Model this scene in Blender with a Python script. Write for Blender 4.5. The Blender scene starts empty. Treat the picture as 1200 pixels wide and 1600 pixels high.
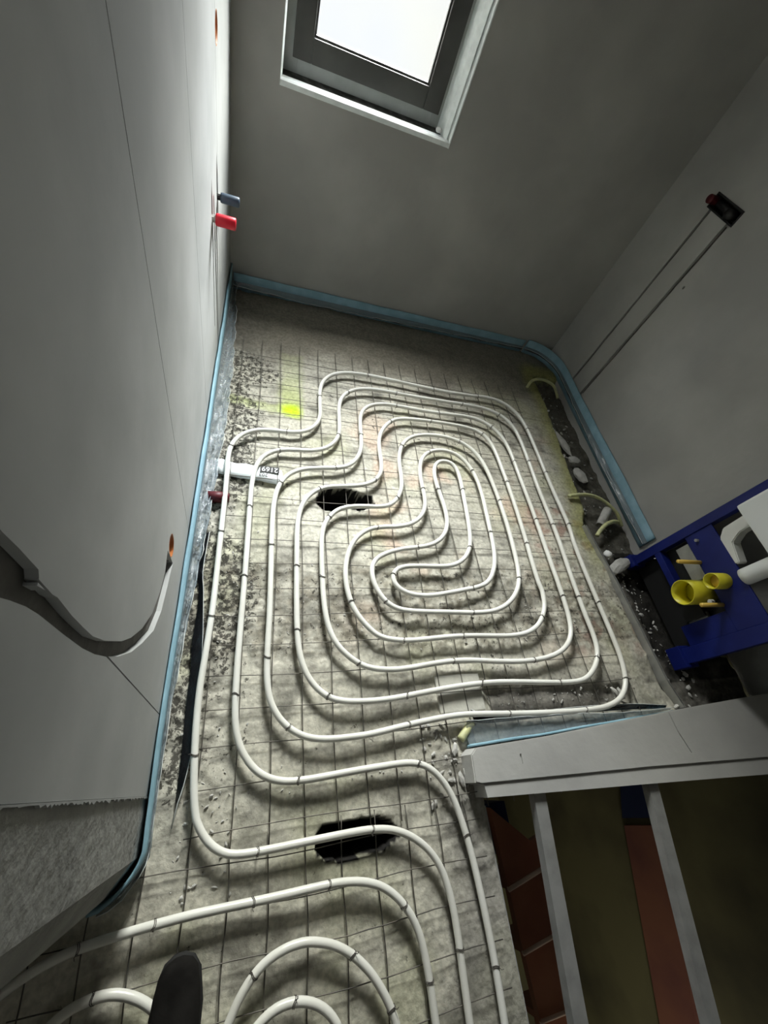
import bpy, bmesh, math, random
from mathutils import Vector, Matrix, noise
random.seed(7)
C = bpy.context.scene.collection
S = bpy.context.scene

# ---------------------------------------------------------------- camera, world, exposure
cam = bpy.data.cameras.new('camera'); camo = bpy.data.objects.new('camera', cam); C.objects.link(camo)
cam.sensor_fit = 'HORIZONTAL'; cam.sensor_width = 36.0; cam.lens = 36.0*645.0/1200.0; cam.clip_start = .02
CR = [[0.94826,-0.11321,0.296626],[0.066835,-0.842155,-0.535077],[0.310381,0.527217,-0.791016]]
right, down, fwd = (Vector(r) for r in CR)
M4 = Matrix((right, -down, -fwd)).transposed().to_4x4()
M4.translation = Vector((0, 0, 1.54)); camo.matrix_world = M4
S.camera = camo
S.view_settings.view_transform = 'Standard'; S.view_settings.look = 'None'
S.view_settings.gamma = 1; S.view_settings.use_curve_mapping = False
S.view_settings.exposure = 0.25
w = bpy.data.worlds.new('world'); S.world = w; w.use_nodes = True
wn = w.node_tree; bgn = wn.nodes['Background']
tc = wn.nodes.new('ShaderNodeTexCoord'); nz = wn.nodes.new('ShaderNodeTexNoise'); nz.inputs['Scale'].default_value = 5
cr = wn.nodes.new('ShaderNodeValToRGB')
cr.color_ramp.elements[0].position = .35; cr.color_ramp.elements[0].color = (.93, .93, .98, 1)
cr.color_ramp.elements[1].position = .6; cr.color_ramp.elements[1].color = (1, .975, .93, 1)
wn.links.new(tc.outputs['Generated'], nz.inputs['Vector']); wn.links.new(nz.outputs['Fac'], cr.inputs['Fac'])
wn.links.new(cr.outputs['Color'], bgn.inputs['Color']); 
# overcast sky: bright overhead, dimmer towards the houses near the horizon and to the left
sp = wn.nodes.new('ShaderNodeSeparateXYZ'); wn.links.new(tc.outputs['Generated'], sp.inputs[0])
def mrange(src, a, b, c, d):
    m = wn.nodes.new('ShaderNodeMapRange'); m.interpolation_type = 'SMOOTHSTEP'
    for k, v in zip(('From Min', 'From Max', 'To Min', 'To Max'), (a, b, c, d)): m.inputs[k].default_value = v
    wn.links.new(src, m.inputs['Value']); return m.outputs['Result']
e1 = mrange(sp.outputs['Z'], .06, .70, .0062, 1.0)
e1b = mrange(sp.outputs['Z'], .62, .92, 1.0, .38)
mz = wn.nodes.new('ShaderNodeMath'); mz.operation = 'MULTIPLY'; wn.links.new(e1, mz.inputs[0]); wn.links.new(e1b, mz.inputs[1]); e1 = mz.outputs[0]
e2a = mrange(sp.outputs['X'], -.70, -.20, .12, 1.0); e2b = mrange(sp.outputs['X'], .15, .70, 1.0, .45)
m0 = wn.nodes.new('ShaderNodeMath'); m0.operation = 'MULTIPLY'; wn.links.new(e2a, m0.inputs[0]); wn.links.new(e2b, m0.inputs[1]); e2 = m0.outputs[0]
mu = wn.nodes.new('ShaderNodeMath'); mu.operation = 'MULTIPLY'; wn.links.new(e1, mu.inputs[0]); wn.links.new(e2, mu.inputs[1])
mv = wn.nodes.new('ShaderNodeMath'); mv.operation = 'MULTIPLY'; wn.links.new(mu.outputs[0], mv.inputs[0]); mv.inputs[1].default_value = 170.0
wn.links.new(mv.outputs[0], bgn.inputs['Strength'])

def area(name, loc, size, energy, rot, col=(1, 1, 1), portal=False):
    l = bpy.data.lights.new(name, 'AREA'); l.shape = 'RECTANGLE'; l.size, l.size_y = size; l.energy = energy; l.color = col
    if portal: l.cycles.is_portal = True
    o = bpy.data.objects.new(name, l); C.objects.link(o); o.location = loc; o.rotation_euler = rot; return o
area('stairwell_fill', (1.6, -2.2, -.5), (.4, .4), 6.0, (math.radians(15), 0, 0), (1, .93, .78))  # fill light added to brighten the stairwell, no real lamp
# daylight enters through the bathroom window; a portal only helps the renderer sample it
area('window_portal', (.41, 2.76, 1.62), (.80, 1.20), 1, (-math.pi/2, 0, 0), portal=True)
# weak fill light added above the landing behind the photographer, no real lamp
area('landing_fill', (.35, -1.5, 2.45), (.5, .5), 1.1, (math.radians(12), 0, 0), (1, .97, .9))

# ---------------------------------------------------------------- helpers
def nmat(name, base, rough=.8, metal=0, spec=.4, n_scale=0, n_col=None, n_lo=.4, n_hi=.65, bump=0, b_scale=60, b_det=4, attr=None, coat=0):
    m = bpy.data.materials.new(name); m.use_nodes = True; nt = m.node_tree; b = nt.nodes['Principled BSDF']
    b.inputs['Roughness'].default_value = rough; b.inputs['Metallic'].default_value = metal
    b.inputs['Specular IOR Level'].default_value = spec; b.inputs['Coat Weight'].default_value = coat
    t = nt.nodes.new('ShaderNodeTexCoord'); src = None
    if attr:
        a = nt.nodes.new('ShaderNodeVertexColor'); a.layer_name = attr; src = a.outputs['Color']
    if n_scale:
        n = nt.nodes.new('ShaderNodeTexNoise'); n.inputs['Scale'].default_value = n_scale; n.inputs['Detail'].default_value = 6
        nt.links.new(t.outputs['Object'], n.inputs['Vector'])
        r = nt.nodes.new('ShaderNodeMapRange'); r.inputs['From Min'].default_value = n_lo; r.inputs['From Max'].default_value = n_hi
        nt.links.new(n.outputs['Fac'], r.inputs['Value'])
        x = nt.nodes.new('ShaderNodeMix'); x.data_type = 'RGBA'
        nt.links.new(r.outputs['Result'], x.inputs['Factor'])
        x.inputs['A'].default_value = (*base, 1); x.inputs['B'].default_value = (*(n_col or base), 1)
        if src:
            mu = nt.nodes.new('ShaderNodeMix'); mu.data_type = 'RGBA'; mu.blend_type = 'MULTIPLY'; mu.inputs['Factor'].default_value = 1
            nt.links.new(src, mu.inputs['A']); nt.links.new(x.outputs['Result'], mu.inputs['B']); src = mu.outputs['Result']
        else: src = x.outputs['Result']
    if src: nt.links.new(src, b.inputs['Base Color'])
    else: b.inputs['Base Color'].default_value = (*base, 1)
    if bump:
        n2 = nt.nodes.new('ShaderNodeTexNoise'); n2.inputs['Scale'].default_value = b_scale; n2.inputs['Detail'].default_value = b_det
        nt.links.new(t.outputs['Object'], n2.inputs['Vector'])
        bp = nt.nodes.new('ShaderNodeBump'); bp.inputs['Strength'].default_value = 1; bp.inputs['Distance'].default_value = bump
        nt.links.new(n2.outputs['Fac'], bp.inputs['Height']); nt.links.new(bp.outputs['Normal'], b.inputs['Normal'])
    return m
def film_mat(name, col, alpha, rough=.12, bump=.004, scale=45):
    m = nmat(name, col, rough, spec=.9, bump=bump, b_scale=scale, b_det=3)
    m.node_tree.nodes['Principled BSDF'].inputs['Alpha'].default_value = alpha
    return m

M = {}
M['plaster'] = nmat('wall_plaster', (.36, .355, .335), .85, n_scale=2.2, n_col=(.44, .435, .41), bump=.0015, b_scale=25)
M['board'] = nmat('gypsum_board', (.37, .38, .375), .8, n_scale=2.6, n_col=(.46, .47, .465), bump=.001, b_scale=18)
M['concrete'] = nmat('raw_concrete', (.27, .27, .255), .9, n_scale=7, n_col=(.34, .34, .32), bump=.004, b_scale=40)
M['sill_shade'] = nmat('shaded_sill', (.035, .034, .03), .9, n_scale=30, n_col=(.10, .10, .095), n_lo=.45, n_hi=.7, bump=.003, b_scale=60)  # dark sill colour stands in for shade from the sash, with some dust
M['backing'] = nmat('masonry_backing', (.12, .115, .105), .95, n_scale=12, n_col=(.17, .16, .15), bump=.004, b_scale=50)
M['floor'] = nmat('rough_screed', (.80, .80, .80), .85, spec=.25, n_scale=70, n_col=(1.15, 1.15, 1.15), n_lo=.35, n_hi=.65, bump=.0045, b_scale=42, b_det=9, attr='col')
def add_pits(m):
    nt = m.node_tree; b = nt.nodes['Principled BSDF']; src = b.inputs['Base Color'].links[0].from_socket
    va = next(n for n in nt.nodes if n.type == 'VERTEX_COLOR'); t = next(n for n in nt.nodes if n.type == 'TEX_COORD')
    n = nt.nodes.new('ShaderNodeTexNoise'); n.inputs['Scale'].default_value = 48; n.inputs['Detail'].default_value = 5; n.inputs['Roughness'].default_value = .74; n.inputs['Distortion'].default_value = .4
    nt.links.new(t.outputs['Object'], n.inputs['Vector'])
    th = nt.nodes.new('ShaderNodeMath'); th.operation = 'MULTIPLY_ADD'; th.inputs[1].default_value = .26; th.inputs[2].default_value = .285
    nt.links.new(va.outputs['Alpha'], th.inputs[0])
    sb_ = nt.nodes.new('ShaderNodeMath'); sb_.operation = 'SUBTRACT'; nt.links.new(th.outputs[0], sb_.inputs[0]); nt.links.new(n.outputs['Fac'], sb_.inputs[1])
    r = nt.nodes.new('ShaderNodeMapRange'); r.inputs['From Min'].default_value = 0; r.inputs['From Max'].default_value = .07; r.inputs['To Max'].default_value = .9
    nt.links.new(sb_.outputs[0], r.inputs['Value'])
    x = nt.nodes.new('ShaderNodeMix'); x.data_type = 'RGBA'; nt.links.new(r.outputs['Result'], x.inputs['Factor'])
    nt.links.new(src, x.inputs['A']); x.inputs['B'].default_value = (.028, .025, .02, 1); nt.links.new(x.outputs['Result'], b.inputs['Base Color'])
add_pits(M['floor'])
M['pipe'] = nmat('white_pex', (.76, .755, .70), .27, spec=.5, n_scale=9, n_col=(.70, .69, .63), bump=.0003, b_scale=120)
M['wire'] = nmat('mesh_steel', (.10, .095, .085), .55, metal=.6, n_scale=30, n_col=(.17, .155, .13))
M['tie'] = nmat('tie_wire', (.10, .09, .08), .5, metal=.5)
M['foam'] = nmat('blue_foam', (.22, .38, .46), .6, n_scale=14, n_col=(.28, .46, .55), bump=.002, b_scale=30)
M['film'] = film_mat('clear_film', (.36, .42, .45), .50, .07, .010, 55)
M['film_dull'] = film_mat('dull_film', (.22, .26, .28), .6, .2, .004, 45)
M['black_film'] = nmat('black_film', (.006, .006, .007), .15, spec=.6, bump=.004, b_scale=35)
M['fedge'] = nmat('film_edge', (.62, .64, .63), .3)
M['white'] = nmat('white_plastic', (.78, .78, .75), .4, n_scale=10, n_col=(.7, .7, .67))
M['foamwhite'] = nmat('cistern_foam', (.80, .82, .81), .6, bump=.0006, b_scale=200)
M['blue'] = nmat('blue_powder_coat', (.005, .011, .115), .42, spec=.35, n_scale=8, n_col=(.007, .016, .15))
M['yellow'] = nmat('yellow_plastic', (.72, .66, .04), .35, n_scale=12, n_col=(.66, .58, .035))
M['yellow_dull'] = nmat('yellow_sleeve', (.75, .50, .10), .45)
M['conduit'] = nmat('cream_conduit', (.60, .60, .30), .5, n_scale=30, n_col=(.45, .46, .27))
M['red'] = nmat('red_plug', (.62, .012, .03), .35)
M['bluegrey'] = nmat('blue_plug', (.045, .07, .105), .4)
M['darkred'] = nmat('dark_red', (.09, .008, .012), .5)
M['black'] = nmat('plain_black', (.012, .012, .012), .6)
M['orange'] = nmat('orange_box', (.50, .17, .05), .5)
M['framelight'] = nmat('window_frame_light_grey', (.42, .45, .44), .5, n_scale=10, n_col=(.50, .53, .52))
M['frame'] = nmat('window_frame_grey', (.075, .075, .072), .5, n_scale=6, n_col=(.10, .10, .095))
M['bead'] = nmat('white_bead', (.88, .93, .92), .6, n_scale=30, n_col=(.78, .83, .82), bump=.001, b_scale=60)
M['galv'] = nmat('galvanised', (.42, .42, .40), .45, metal=.55, n_scale=20, n_col=(.34, .34, .32))
M['rock'] = nmat('mortar_chunk', (.50, .49, .46), .9, n_scale=30, n_col=(.40, .39, .36), bump=.003, b_scale=60)
M['chalk'] = nmat('plaster_chunk', (.82, .82, .80), .8, bump=.002, b_scale=70)
M['block'] = nmat('block_concrete', (.50, .49, .43), .9, n_scale=30, n_col=(.44, .43, .38), bump=.002, b_scale=60)
M['tread'] = nmat('orange_wood', (.26, .10, .05), .55, n_scale=4, n_col=(.20, .06, .03))
M['nosing'] = nmat('pale_nosing', (.50, .36, .28), .6)
M['olive'] = nmat('olive_render', (.17, .16, .08), .85, n_scale=1.6, n_col=(.08, .075, .045))
M['brown'] = nmat('brown_board', (.26, .11, .07), .7, n_scale=2, n_col=(.16, .06, .06))
M['navy'] = nmat('navy_cloth', (.01, .02, .07), .8)
M['leather'] = nmat('dark_leather', (.006, .0055, .005), .9, spec=.12, n_scale=20, n_col=(.013, .012, .011), bump=.001, b_scale=80)
M['sole'] = nmat('rubber_sole', (.01, .01, .01), .8)
M['denim'] = nmat('dark_trousers', (.02, .021, .025), .9, bump=.001, b_scale=250)
M['ink'] = nmat('black_ink', (.03, .03, .03), .7)
M['yspray'] = M['floor']
g = bpy.data.materials.new('window_glass'); g.use_nodes = True; gt = g.node_tree
for n in list(gt.nodes): gt.nodes.remove(n)
go = gt.nodes.new('ShaderNodeOutputMaterial'); gm = gt.nodes.new('ShaderNodeMixShader'); gm.inputs[0].default_value = .06
g1 = gt.nodes.new('ShaderNodeBsdfTransparent'); g2 = gt.nodes.new('ShaderNodeBsdfGlossy'); g2.inputs['Roughness'].default_value = .02
g1.inputs[0].default_value = (.95, .97, .96, 1)
gt.links.new(g1.outputs[0], gm.inputs[1]); gt.links.new(g2.outputs[0], gm.inputs[2]); gt.links.new(gm.outputs[0], go.inputs[0]); M['glass'] = g

def obj(name, bm, m, parent=None, smooth=False):
    me = bpy.data.meshes.new(name); bm.to_mesh(me); bm.free()
    if smooth:
        for p in me.polygons: p.use_smooth = True
    if m: me.materials.append(M[m])
    o = bpy.data.objects.new(name, me); C.objects.link(o); o.parent = parent; return o
def tag(o, label=None, cat=None, group=None, kind=None):
    if label: o['label'] = label
    if cat: o['category'] = cat
    if group: o['group'] = group
    if kind: o['kind'] = kind
    return o
def thing(name, label, cat, loc=(0, 0, 0), group=None, kind=None):
    o = bpy.data.objects.new(name, None); C.objects.link(o); o.location = loc
    o.empty_display_size = .05; return tag(o, label, cat, group, kind)
def struct(name, bm, m, parent=None, smooth=False):
    o = obj(name, bm, m, parent, smooth)
    if not parent: o['kind'] = 'structure'
    return o
def box(bm, a, b, bev=0):
    r = bmesh.ops.create_cube(bm, size=1)
    for v in r['verts']:
        v.co = Vector([(a[i]+b[i])/2 + v.co[i]*(b[i]-a[i]) for i in range(3)])
    if bev:
        es = {e for v in r['verts'] for e in v.link_edges}
        bmesh.ops.bevel(bm, geom=list(es), offset=bev, segments=2, affect='EDGES', profile=.6)
    return bm
def nb(): return bmesh.new()
def bx(a, b, bev=0): return box(nb(), a, b, bev)
def smooth_path(pts, step=.015, it=1):
    """Catmull-Rom through pts, resampled evenly"""
    P = [Vector(p) for p in pts]
    for _ in range(it):
        P = [P[0]] + [(P[i-1]+2*P[i]+P[i+1])/4 for i in range(1, len(P)-1)] + [P[-1]]
    Q = []
    for i in range(len(P)-1):
        p0 = P[max(i-1, 0)]; p1 = P[i]; p2 = P[i+1]; p3 = P[min(i+2, len(P)-1)]
        n = max(2, int((p2-p1).length/step*2))
        for k in range(n):
            t = k/n
            Q.append(.5*((2*p1)+(p2-p0)*t+(2*p0-5*p1+4*p2-p3)*t*t+(3*p1-p0-3*p2+p3)*t*t*t))
    Q.append(P[-1])
    out = [Q[0]]; acc = 0
    for i in range(1, len(Q)):
        d = (Q[i]-Q[i-1]).length; acc += d
        if acc >= step: out.append(Q[i]); acc = 0
    return out
def tube(bm, path, r, sides=10, cap=True, rfun=None):
    rings = []; up = Vector((0, 0, 1)); n = len(path)
    for i, p in enumerate(path):
        t = (path[min(i+1, n-1)]-path[max(i-1, 0)]).normalized()
        a = t.cross(up)
        if a.length < .05: a = t.cross(Vector((1, 0, 0)))
        a.normalize(); b = a.cross(t).normalized(); rr = rfun(i/(n-1)) if rfun else r
        rings.append([bm.verts.new(p+a*math.cos(2*math.pi*k/sides)*rr+b*math.sin(2*math.pi*k/sides)*rr) for k in range(sides)])
        if t.length: pass
    for i in range(n-1):
        for k in range(sides):
            bm.faces.new((rings[i][k], rings[i][(k+1) % sides], rings[i+1][(k+1) % sides], rings[i+1][k]))
    if cap:
        bm.faces.new(rings[0][::-1]); bm.faces.new(rings[-1])
    return bm
def hollow(bm, path, r, wall, sides=24):
    """open ended pipe with wall thickness"""
    a = path[0]; b = path[-1]; t = (b-a).normalized(); u = t.cross(Vector((0, 0, 1)))
    if u.length < .05: u = t.cross(Vector((1, 0, 0)))
    u.normalize(); v = u.cross(t)
    def ring(c, rr): return [bm.verts.new(c+u*math.cos(2*math.pi*k/sides)*rr+v*math.sin(2*math.pi*k/sides)*rr) for k in range(sides)]
    R = [ring(a, r), ring(b, r), ring(b, r-wall), ring(a, r-wall)]
    for i in range(4):
        for k in range(sides):
            q = R[i]; s = R[(i+1) % 4]
            bm.faces.new((q[k], q[(k+1) % sides], s[(k+1) % sides], s[k]))
    return bm
def prism(bm, poly, z0, z1, axis='z', jit=0):
    """extrude polygon; axis z: (x,y) pts; axis x: (y,z) pts; axis y: (x,z) pts"""
    def P(a, b, c): return {'z': (a, b, c), 'x': (c, a, b), 'y': (a, c, b)}[axis]
    lo = [bm.verts.new(P(a, b, z0)) for a, b in poly]; hi = [bm.verts.new(P(a, b, z1)) for a, b in poly]
    bm.faces.new(lo[::-1]); bm.faces.new(hi)
    for i in range(len(poly)):
        j = (i+1) % len(poly); bm.faces.new((lo[i], lo[j], hi[j], hi[i]))
    bmesh.ops.recalc_face_normals(bm, faces=bm.faces[:]); return bm
def cut(o, cutters):
    """boolean difference baked into the mesh; the cutters are removed again"""
    for bm in cutters:
        me = bpy.data.meshes.new('cut'); bm.to_mesh(me); bm.free()
        c = bpy.data.objects.new('cut', me); C.objects.link(c)
        md = o.modifiers.new('b', 'BOOLEAN'); md.operation = 'DIFFERENCE'; md.object = c; md.solver = 'EXACT'
        dg = bpy.context.evaluated_depsgraph_get(); dg.update()
        nm = bpy.data.meshes.new_from_object(o.evaluated_get(dg)); o.modifiers.clear(); o.data = nm
        bpy.data.objects.remove(c); bpy.data.meshes.remove(me)
    return o
def inpoly(x, y, P):
    c = False; n = len(P)
    for i in range(n):
        x1, y1 = P[i]; x2, y2 = P[(i+1) % n]
        if (y1 > y) != (y2 > y) and x < (x2-x1)*(y-y1)/(y2-y1)+x1: c = not c
    return c
def dpoly(x, y, P):
    d = 9
    n = len(P)
    for i in range(n):
        ax, ay = P[i]; bx_, by = P[(i+1) % n]; vx = bx_-ax; vy = by-ay
        t = max(0, min(1, ((x-ax)*vx+(y-ay)*vy)/(vx*vx+vy*vy+1e-9)))
        d = min(d, math.hypot(x-ax-t*vx, y-ay-t*vy))
    return d if not inpoly(x, y, P) else -d
def nz2(x, y, s, seed=0): return noise.noise(Vector((x*s+seed*17.3, y*s-seed*5.1, seed*3.7)))
def fb(x, y, s, seed=0): return nz2(x, y, s, seed)+.5*nz2(x, y, s*2.1, seed+1)+.25*nz2(x, y, s*4.3, seed+2)
def sst(a, b, x):
    t = max(0, min(1, (x-a)/(b-a))); return t*t*(3-2*t)

XL, XR, YB, CZ = -.20, 2.145, 2.60, 2.55      # left wall, right wall, back wall, ceiling

# ---------------------------------------------------------------- floor
HOLE_A = [(0.288,1.053),(0.304,1.107),(0.365,1.139),(0.442,1.136),(0.493,1.111),(0.55,1.109),(0.554,1.058),(0.48,1.031),(0.42,1.04),(0.359,1.017),(0.316,1.027)]
HOLE_B = [(0.252,-0.176),(0.257,-0.141),(0.275,-0.124),(0.324,-0.122),(0.384,-0.124),(0.446,-0.126),(0.48,-0.137),(0.511,-0.174),(0.484,-0.189),(0.449,-0.202),(0.407,-0.203),(0.367,-0.208),(0.319,-0.208),(0.278,-0.197)]
TRENCH = [(1.93, 2.33), (1.93, 1.95), (1.885, 1.5), (1.86, 1.15), (1.80, 1.0), (1.83, .75), (1.845, .45), (1.86, .2), (1.90, .05), (2.5, .0), (2.5, 2.33)]
CHAN = [(.92, .225), (1.25, .215), (1.62, .20), (1.63, .13), (1.3, .12), (.95, .135)]
def height(x, y):
    h = .006*fb(x, y, 2.0, 3)+.003*fb(x, y, 14, 5)
    rub = sst(.30, .38, y)*(1-sst(.72, .82, y))*sst(1.9, 1.5, x)
    left = sst(.12, -.08, x+.05*nz2(x, y, 6, 9))
    h += rub*(.007*fb(x, y, 28, 11)-.004)+left*(.009*fb(x, y, 24, 13)-.002)*sst(-.2, 0, y)
    d = dpoly(x, y, TRENCH) if x > 1.55 else 1
    h -= .06*sst(.03, -.03, d+.012*fb(x, y, 12, 15))
    if x > 1.98 and .3 < y < .86: h -= .03
    if x > 1.7: h += .014*fb(x, y, 11, 17)*sst(.05, -.02, d)
    if .85 < x < 1.7 and .05 < y < .3: h -= .028*sst(.02, -.02, dpoly(x, y, CHAN)+.012*fb(x, y, 18, 19))
    for H_, dep in ((HOLE_A, .27), (HOLE_B, .27)):
        if abs(x-H_[0][0]) < .5 and abs(y-H_[0][1]) < .3:
            h -= dep*sst(.004, -.010, dpoly(x, y, H_)+.005*fb(x, y, 30, 21))
    if x > .62 and y < .1 and y > -.3: h += .008*fb(x, y, 26, 23)*sst(.62, .7, x)
    return h
SPR1 = [(.125, 2.05), (.225, 2.05), (.215, 1.58), (.12, 1.58)]
SPR2 = [(-.16, 1.68), (-.15, 1.62), (.205, 1.555), (.205, 1.60), (.10, 1.63)]
def fcol(x, y, h):
    n1 = fb(x, y, 3.0, 31); n2 = fb(x, y, 22, 33); n3 = fb(x, y, 60, 35)
    c = Vector((.50, .48, .405))*(1+.16*n1+.10*n2)
    c *= 1-.42*sst(.05, .75, fb(x, y, 7.5, 65))
    c *= 1-.40*sst(.15, .8, fb(x*.6, y*1.6, 15, 67))
    # warm brick tint and greenish patches
    c = c.lerp(Vector((.54, .42, .33)), max(0, min(.8, sst(.15, .7, fb(x, y, 4, 37))))*sst(.3, .6, x)*sst(2.0, 1.4, y)*sst(.25, .5, y))
    c = c.lerp(Vector((.44, .44, .29)), .5*sst(.1, .7, fb(x, y, 3.2, 39)))
    # reddish rubble on the right
    c = c.lerp(Vector((.26, .12, .09)), .6*sst(.15, .6, fb(x, y, 13, 41))*sst(1.2, 1.5, x)*sst(1.4, 1.1, y)*sst(.2, .5, y))
    # brown bitumen speckle along the left wall and through the rubble band
    left = sst(.16, -.12, x+.12*nz2(x, y, 3, 43))*sst(-.12, .1, y)*sst(2.45, 2.2, y)
    rub = sst(.36, .42, y+.03*n1)*(1-sst(.70, .80, y+.05*n1))
    c = c.lerp(Vector((.21, .19, .145)), .8*rub*sst(-.35, .5, n2))
    pit = max(.26+.16*n1, (1.15+.45*sst(1.2, 1.6, y)+.35*sst(.35, .45, y)*sst(.9, .75, y))*left+.45*n1+.3*n2, .58*rub+.2*nz2(x, y, 5, 57), .55*sst(.1, .5, fb(x, y, 5, 58))*sst(-.1, .1, y))
    # shadows of the mesh wires painted as darker lines across the floor
    ln = abs(((y+.006*nz2(x, y, 3, 47))/.205) % 1-.5)*2
    c *= 1-.38*sst(.92, .99, ln)*sst(-.2, .2, nz2(x, y, 2, 49)+.15)
    # back of the room: shade below the window painted into the floor colour
    b = sst(1.85, 2.15, y+.10*fb(x, y, 3, 51))
    c = c.lerp(Vector((.17, .155, .125))*(1+.2*n2), b*.88); pit *= 1-b
    # trench and its olive rim
    if x > 1.5:
        d = dpoly(x, y, TRENCH)
        c = c.lerp(Vector((.30, .30, .09))*(1+.3*n2), .75*sst(.17, .04, d+.03*n1)*sst(.65, .95, y))
        c = c.lerp(Vector((.10, .093, .082))*(1+.5*n2), .95*sst(.02, -.03, d+.015*n2))
    if x > 1.93 and .2 < y < .9: c = c.lerp(Vector((.015, .014, .012)), .9*sst(1.93, 2.0, x+.03*n2))  # floor at the toilet frame painted near black for the shadow there
    if .85 < x < 1.7 and .05 < y < .3:
        c = c.lerp(Vector((.15, .14, .125))*(1+.5*n2), .8*sst(.03, -.02, dpoly(x, y, CHAN)+.02*n2))
    if x > .6 and .03 > y: c = c.lerp(Vector((.22, .21, .19))*(1+.4*n2), .6*sst(.6, .72, x))
    # dark streaks round y .3 and the screed patch in front of the lower hole
    c = c.lerp(Vector((.17, .16, .14)), .55*sst(.06, .0, abs(y-.235+.05*nz2(x, y, 3, 53)))*sst(.0, .5, fb(x, y, 9, 55)+.2)*sst(.1, .3, x))
    # marker spray
    s = max(sst(.035, -.02, dpoly(x, y, SPR1)+.012*n2)*(.25+.75*sst(2.0, 1.6, y)), .6*sst(.02, -.015, dpoly(x, y, SPR2)+.012*n2)) if x < .35 and 1.4 < y < 2.2 else 0
    if s > 0:
        corner = sst(.09, .03, math.hypot((x-.175), (y-1.60)*1.2))
        c = c.lerp(Vector((.42, .48, .17)), .75*s).lerp(Vector((.50, .68, .02)), corner*s)
    # hole interiors painted near black to deepen their shade
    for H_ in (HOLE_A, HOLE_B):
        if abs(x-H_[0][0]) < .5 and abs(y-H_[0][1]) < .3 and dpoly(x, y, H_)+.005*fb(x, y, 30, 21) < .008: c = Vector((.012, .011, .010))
    return (max(.01, c.x), max(.01, c.y), max(.01, c.z), max(0, min(1, pit)))
st = .0085
x0, x1, y0, y1 = -1.3, 2.45, -1.7, 2.62
nx = int((x1-x0)/st); ny = int((y1-y0)/st)
def inside(x, y):
    if y < -.12: return x < .832 and (x > -.30 or y < -.15)
    return (XL-.03 < x) and (x < XR+.03 or y < .88)
me = bpy.data.meshes.new('floor'); vs = []; idx = {}; fs = []; cols = []
for j in range(ny+1):
    y = y0+j*st
    for i in range(nx+1):
        x = x0+i*st
        if inside(x, y):
            h = height(x, y) if (x > -.45 and y > -.9) else .004*fb(x, y, 8, 3)
            idx[(i, j)] = len(vs); vs.append((x, y, h)); cols.append(fcol(x, y, h))
for (i, j), a in idx.items():
    b = idx.get((i+1, j)); c = idx.get((i+1, j+1)); d = idx.get((i, j+1))
    if b is not None and c is not None and d is not None: fs.append((a, b, c, d))
me.from_pydata(vs, [], fs)
ca = me.color_attributes.new('col', 'FLOAT_COLOR', 'POINT')
ca.data.foreach_set('color', [q for c in cols for q in c])
for p in me.polygons: p.use_smooth = True
me.materials.append(M['floor'])
fo = bpy.data.objects.new('floor', me); C.objects.link(fo); fo['kind'] = 'structure'
# slab edge down the stairwell and slab under the floor
struct('trim_1', bx((.79, -1.7, -.26), (.838, -.14, -.014), .004), 'concrete')

# ---------------------------------------------------------------- walls
wl = thing('wall_left', None, None, kind='structure')
GRO = [(0.21,1.157),(0.21,1.152),(0.212,1.119),(0.213,1.07),(0.207,1.063),(0.199,1.061),(0.208,1.006),(0.206,0.951),(0.207,0.901),(0.209,0.854),(0.221,0.789),(0.247,0.695),(0.272,0.632),(0.314,0.555),(0.374,0.48),(0.445,0.436),(0.507,0.415),(0.538,0.338),(0.5,0.347),(0.417,0.374),(0.349,0.428),(0.291,0.527),(0.251,0.608),(0.221,0.694),(0.202,0.769),(0.191,0.825),(0.184,0.884),(0.18,0.957),(0.177,1.038),(0.174,1.069),(0.168,1.101),(0.164,1.118),(0.158,1.158),(0.203,1.196)]
GCUT = prism(nb(), GRO, -.215+.001, -.19, 'x')
SOCK = prism(nb(), [(.585+.030*math.cos(a*math.pi/12), .40+.036*math.sin(a*math.pi/12)) for a in range(24)], -.26, -.19, 'x')
CON = prism(nb(), [(0.507,0.415),(0.538,0.338),(0.577,0.328),(0.564,0.435)], -.235, -.19, 'x')
JN = .0016
edges = [.012, .204, .800, 1.381, 2.00, 2.60]
slots = [
    prism(nb(), [(1.765, .78), (1.79, .85), (1.808, .78), (1.808, .70), (1.790, .56), (1.765, .30), (1.750, .30), (1.764, .60), (1.764, .70)], -.2125, -.19, 'x'),
    prism(nb(), [(1.830, .78), (1.860, .78), (1.868, .60), (1.878, .40), (1.880, .10), (1.854, .10), (1.842, .40), (1.832, .60)], -.2125, -.19, 'x'),
    prism(nb(), [(1.90, .68), (1.94, .68), (1.935, .55), (1.915, .38), (1.908, .12), (1.892, .12), (1.893, .40)], -.2125, -.19, 'x'),
    prism(nb(), [(1.950, .80), (1.97, .87), (1.995, .80), (1.995, .68), (1.97, .58), (1.950, .68)], -.2125, -.19, 'x')]
SOCK2 = prism(nb(), [(2.035+.036*math.cos(a*math.pi/12), 1.17+.040*math.sin(a*math.pi/12)) for a in range(24)], -.26, -.19, 'x')
def board(y_a, y_b):
    return struct('plasterboard', bx((XL-.0125, y_a+JN, .028), (XL, y_b-JN, CZ)), 'board', wl)
bs = [board(edges[i], edges[i+1]) for i in range(5)]
def both(f): return f()
def gcut(): return prism(nb(), GRO, -.2140, -.19, 'x')
def sockc(): return prism(nb(), [(.600+.030*math.cos(a*math.pi/12), .395+.040*math.sin(a*math.pi/12)) for a in range(24)], -.26, -.19, 'x')
cut(bs[0], [gcut()]); cut(bs[1], [gcut(), sockc(), CON]); cut(bs[3], slots); cut(bs[4], [SOCK2])
for q in (GCUT, SOCK): q.free()
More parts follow.
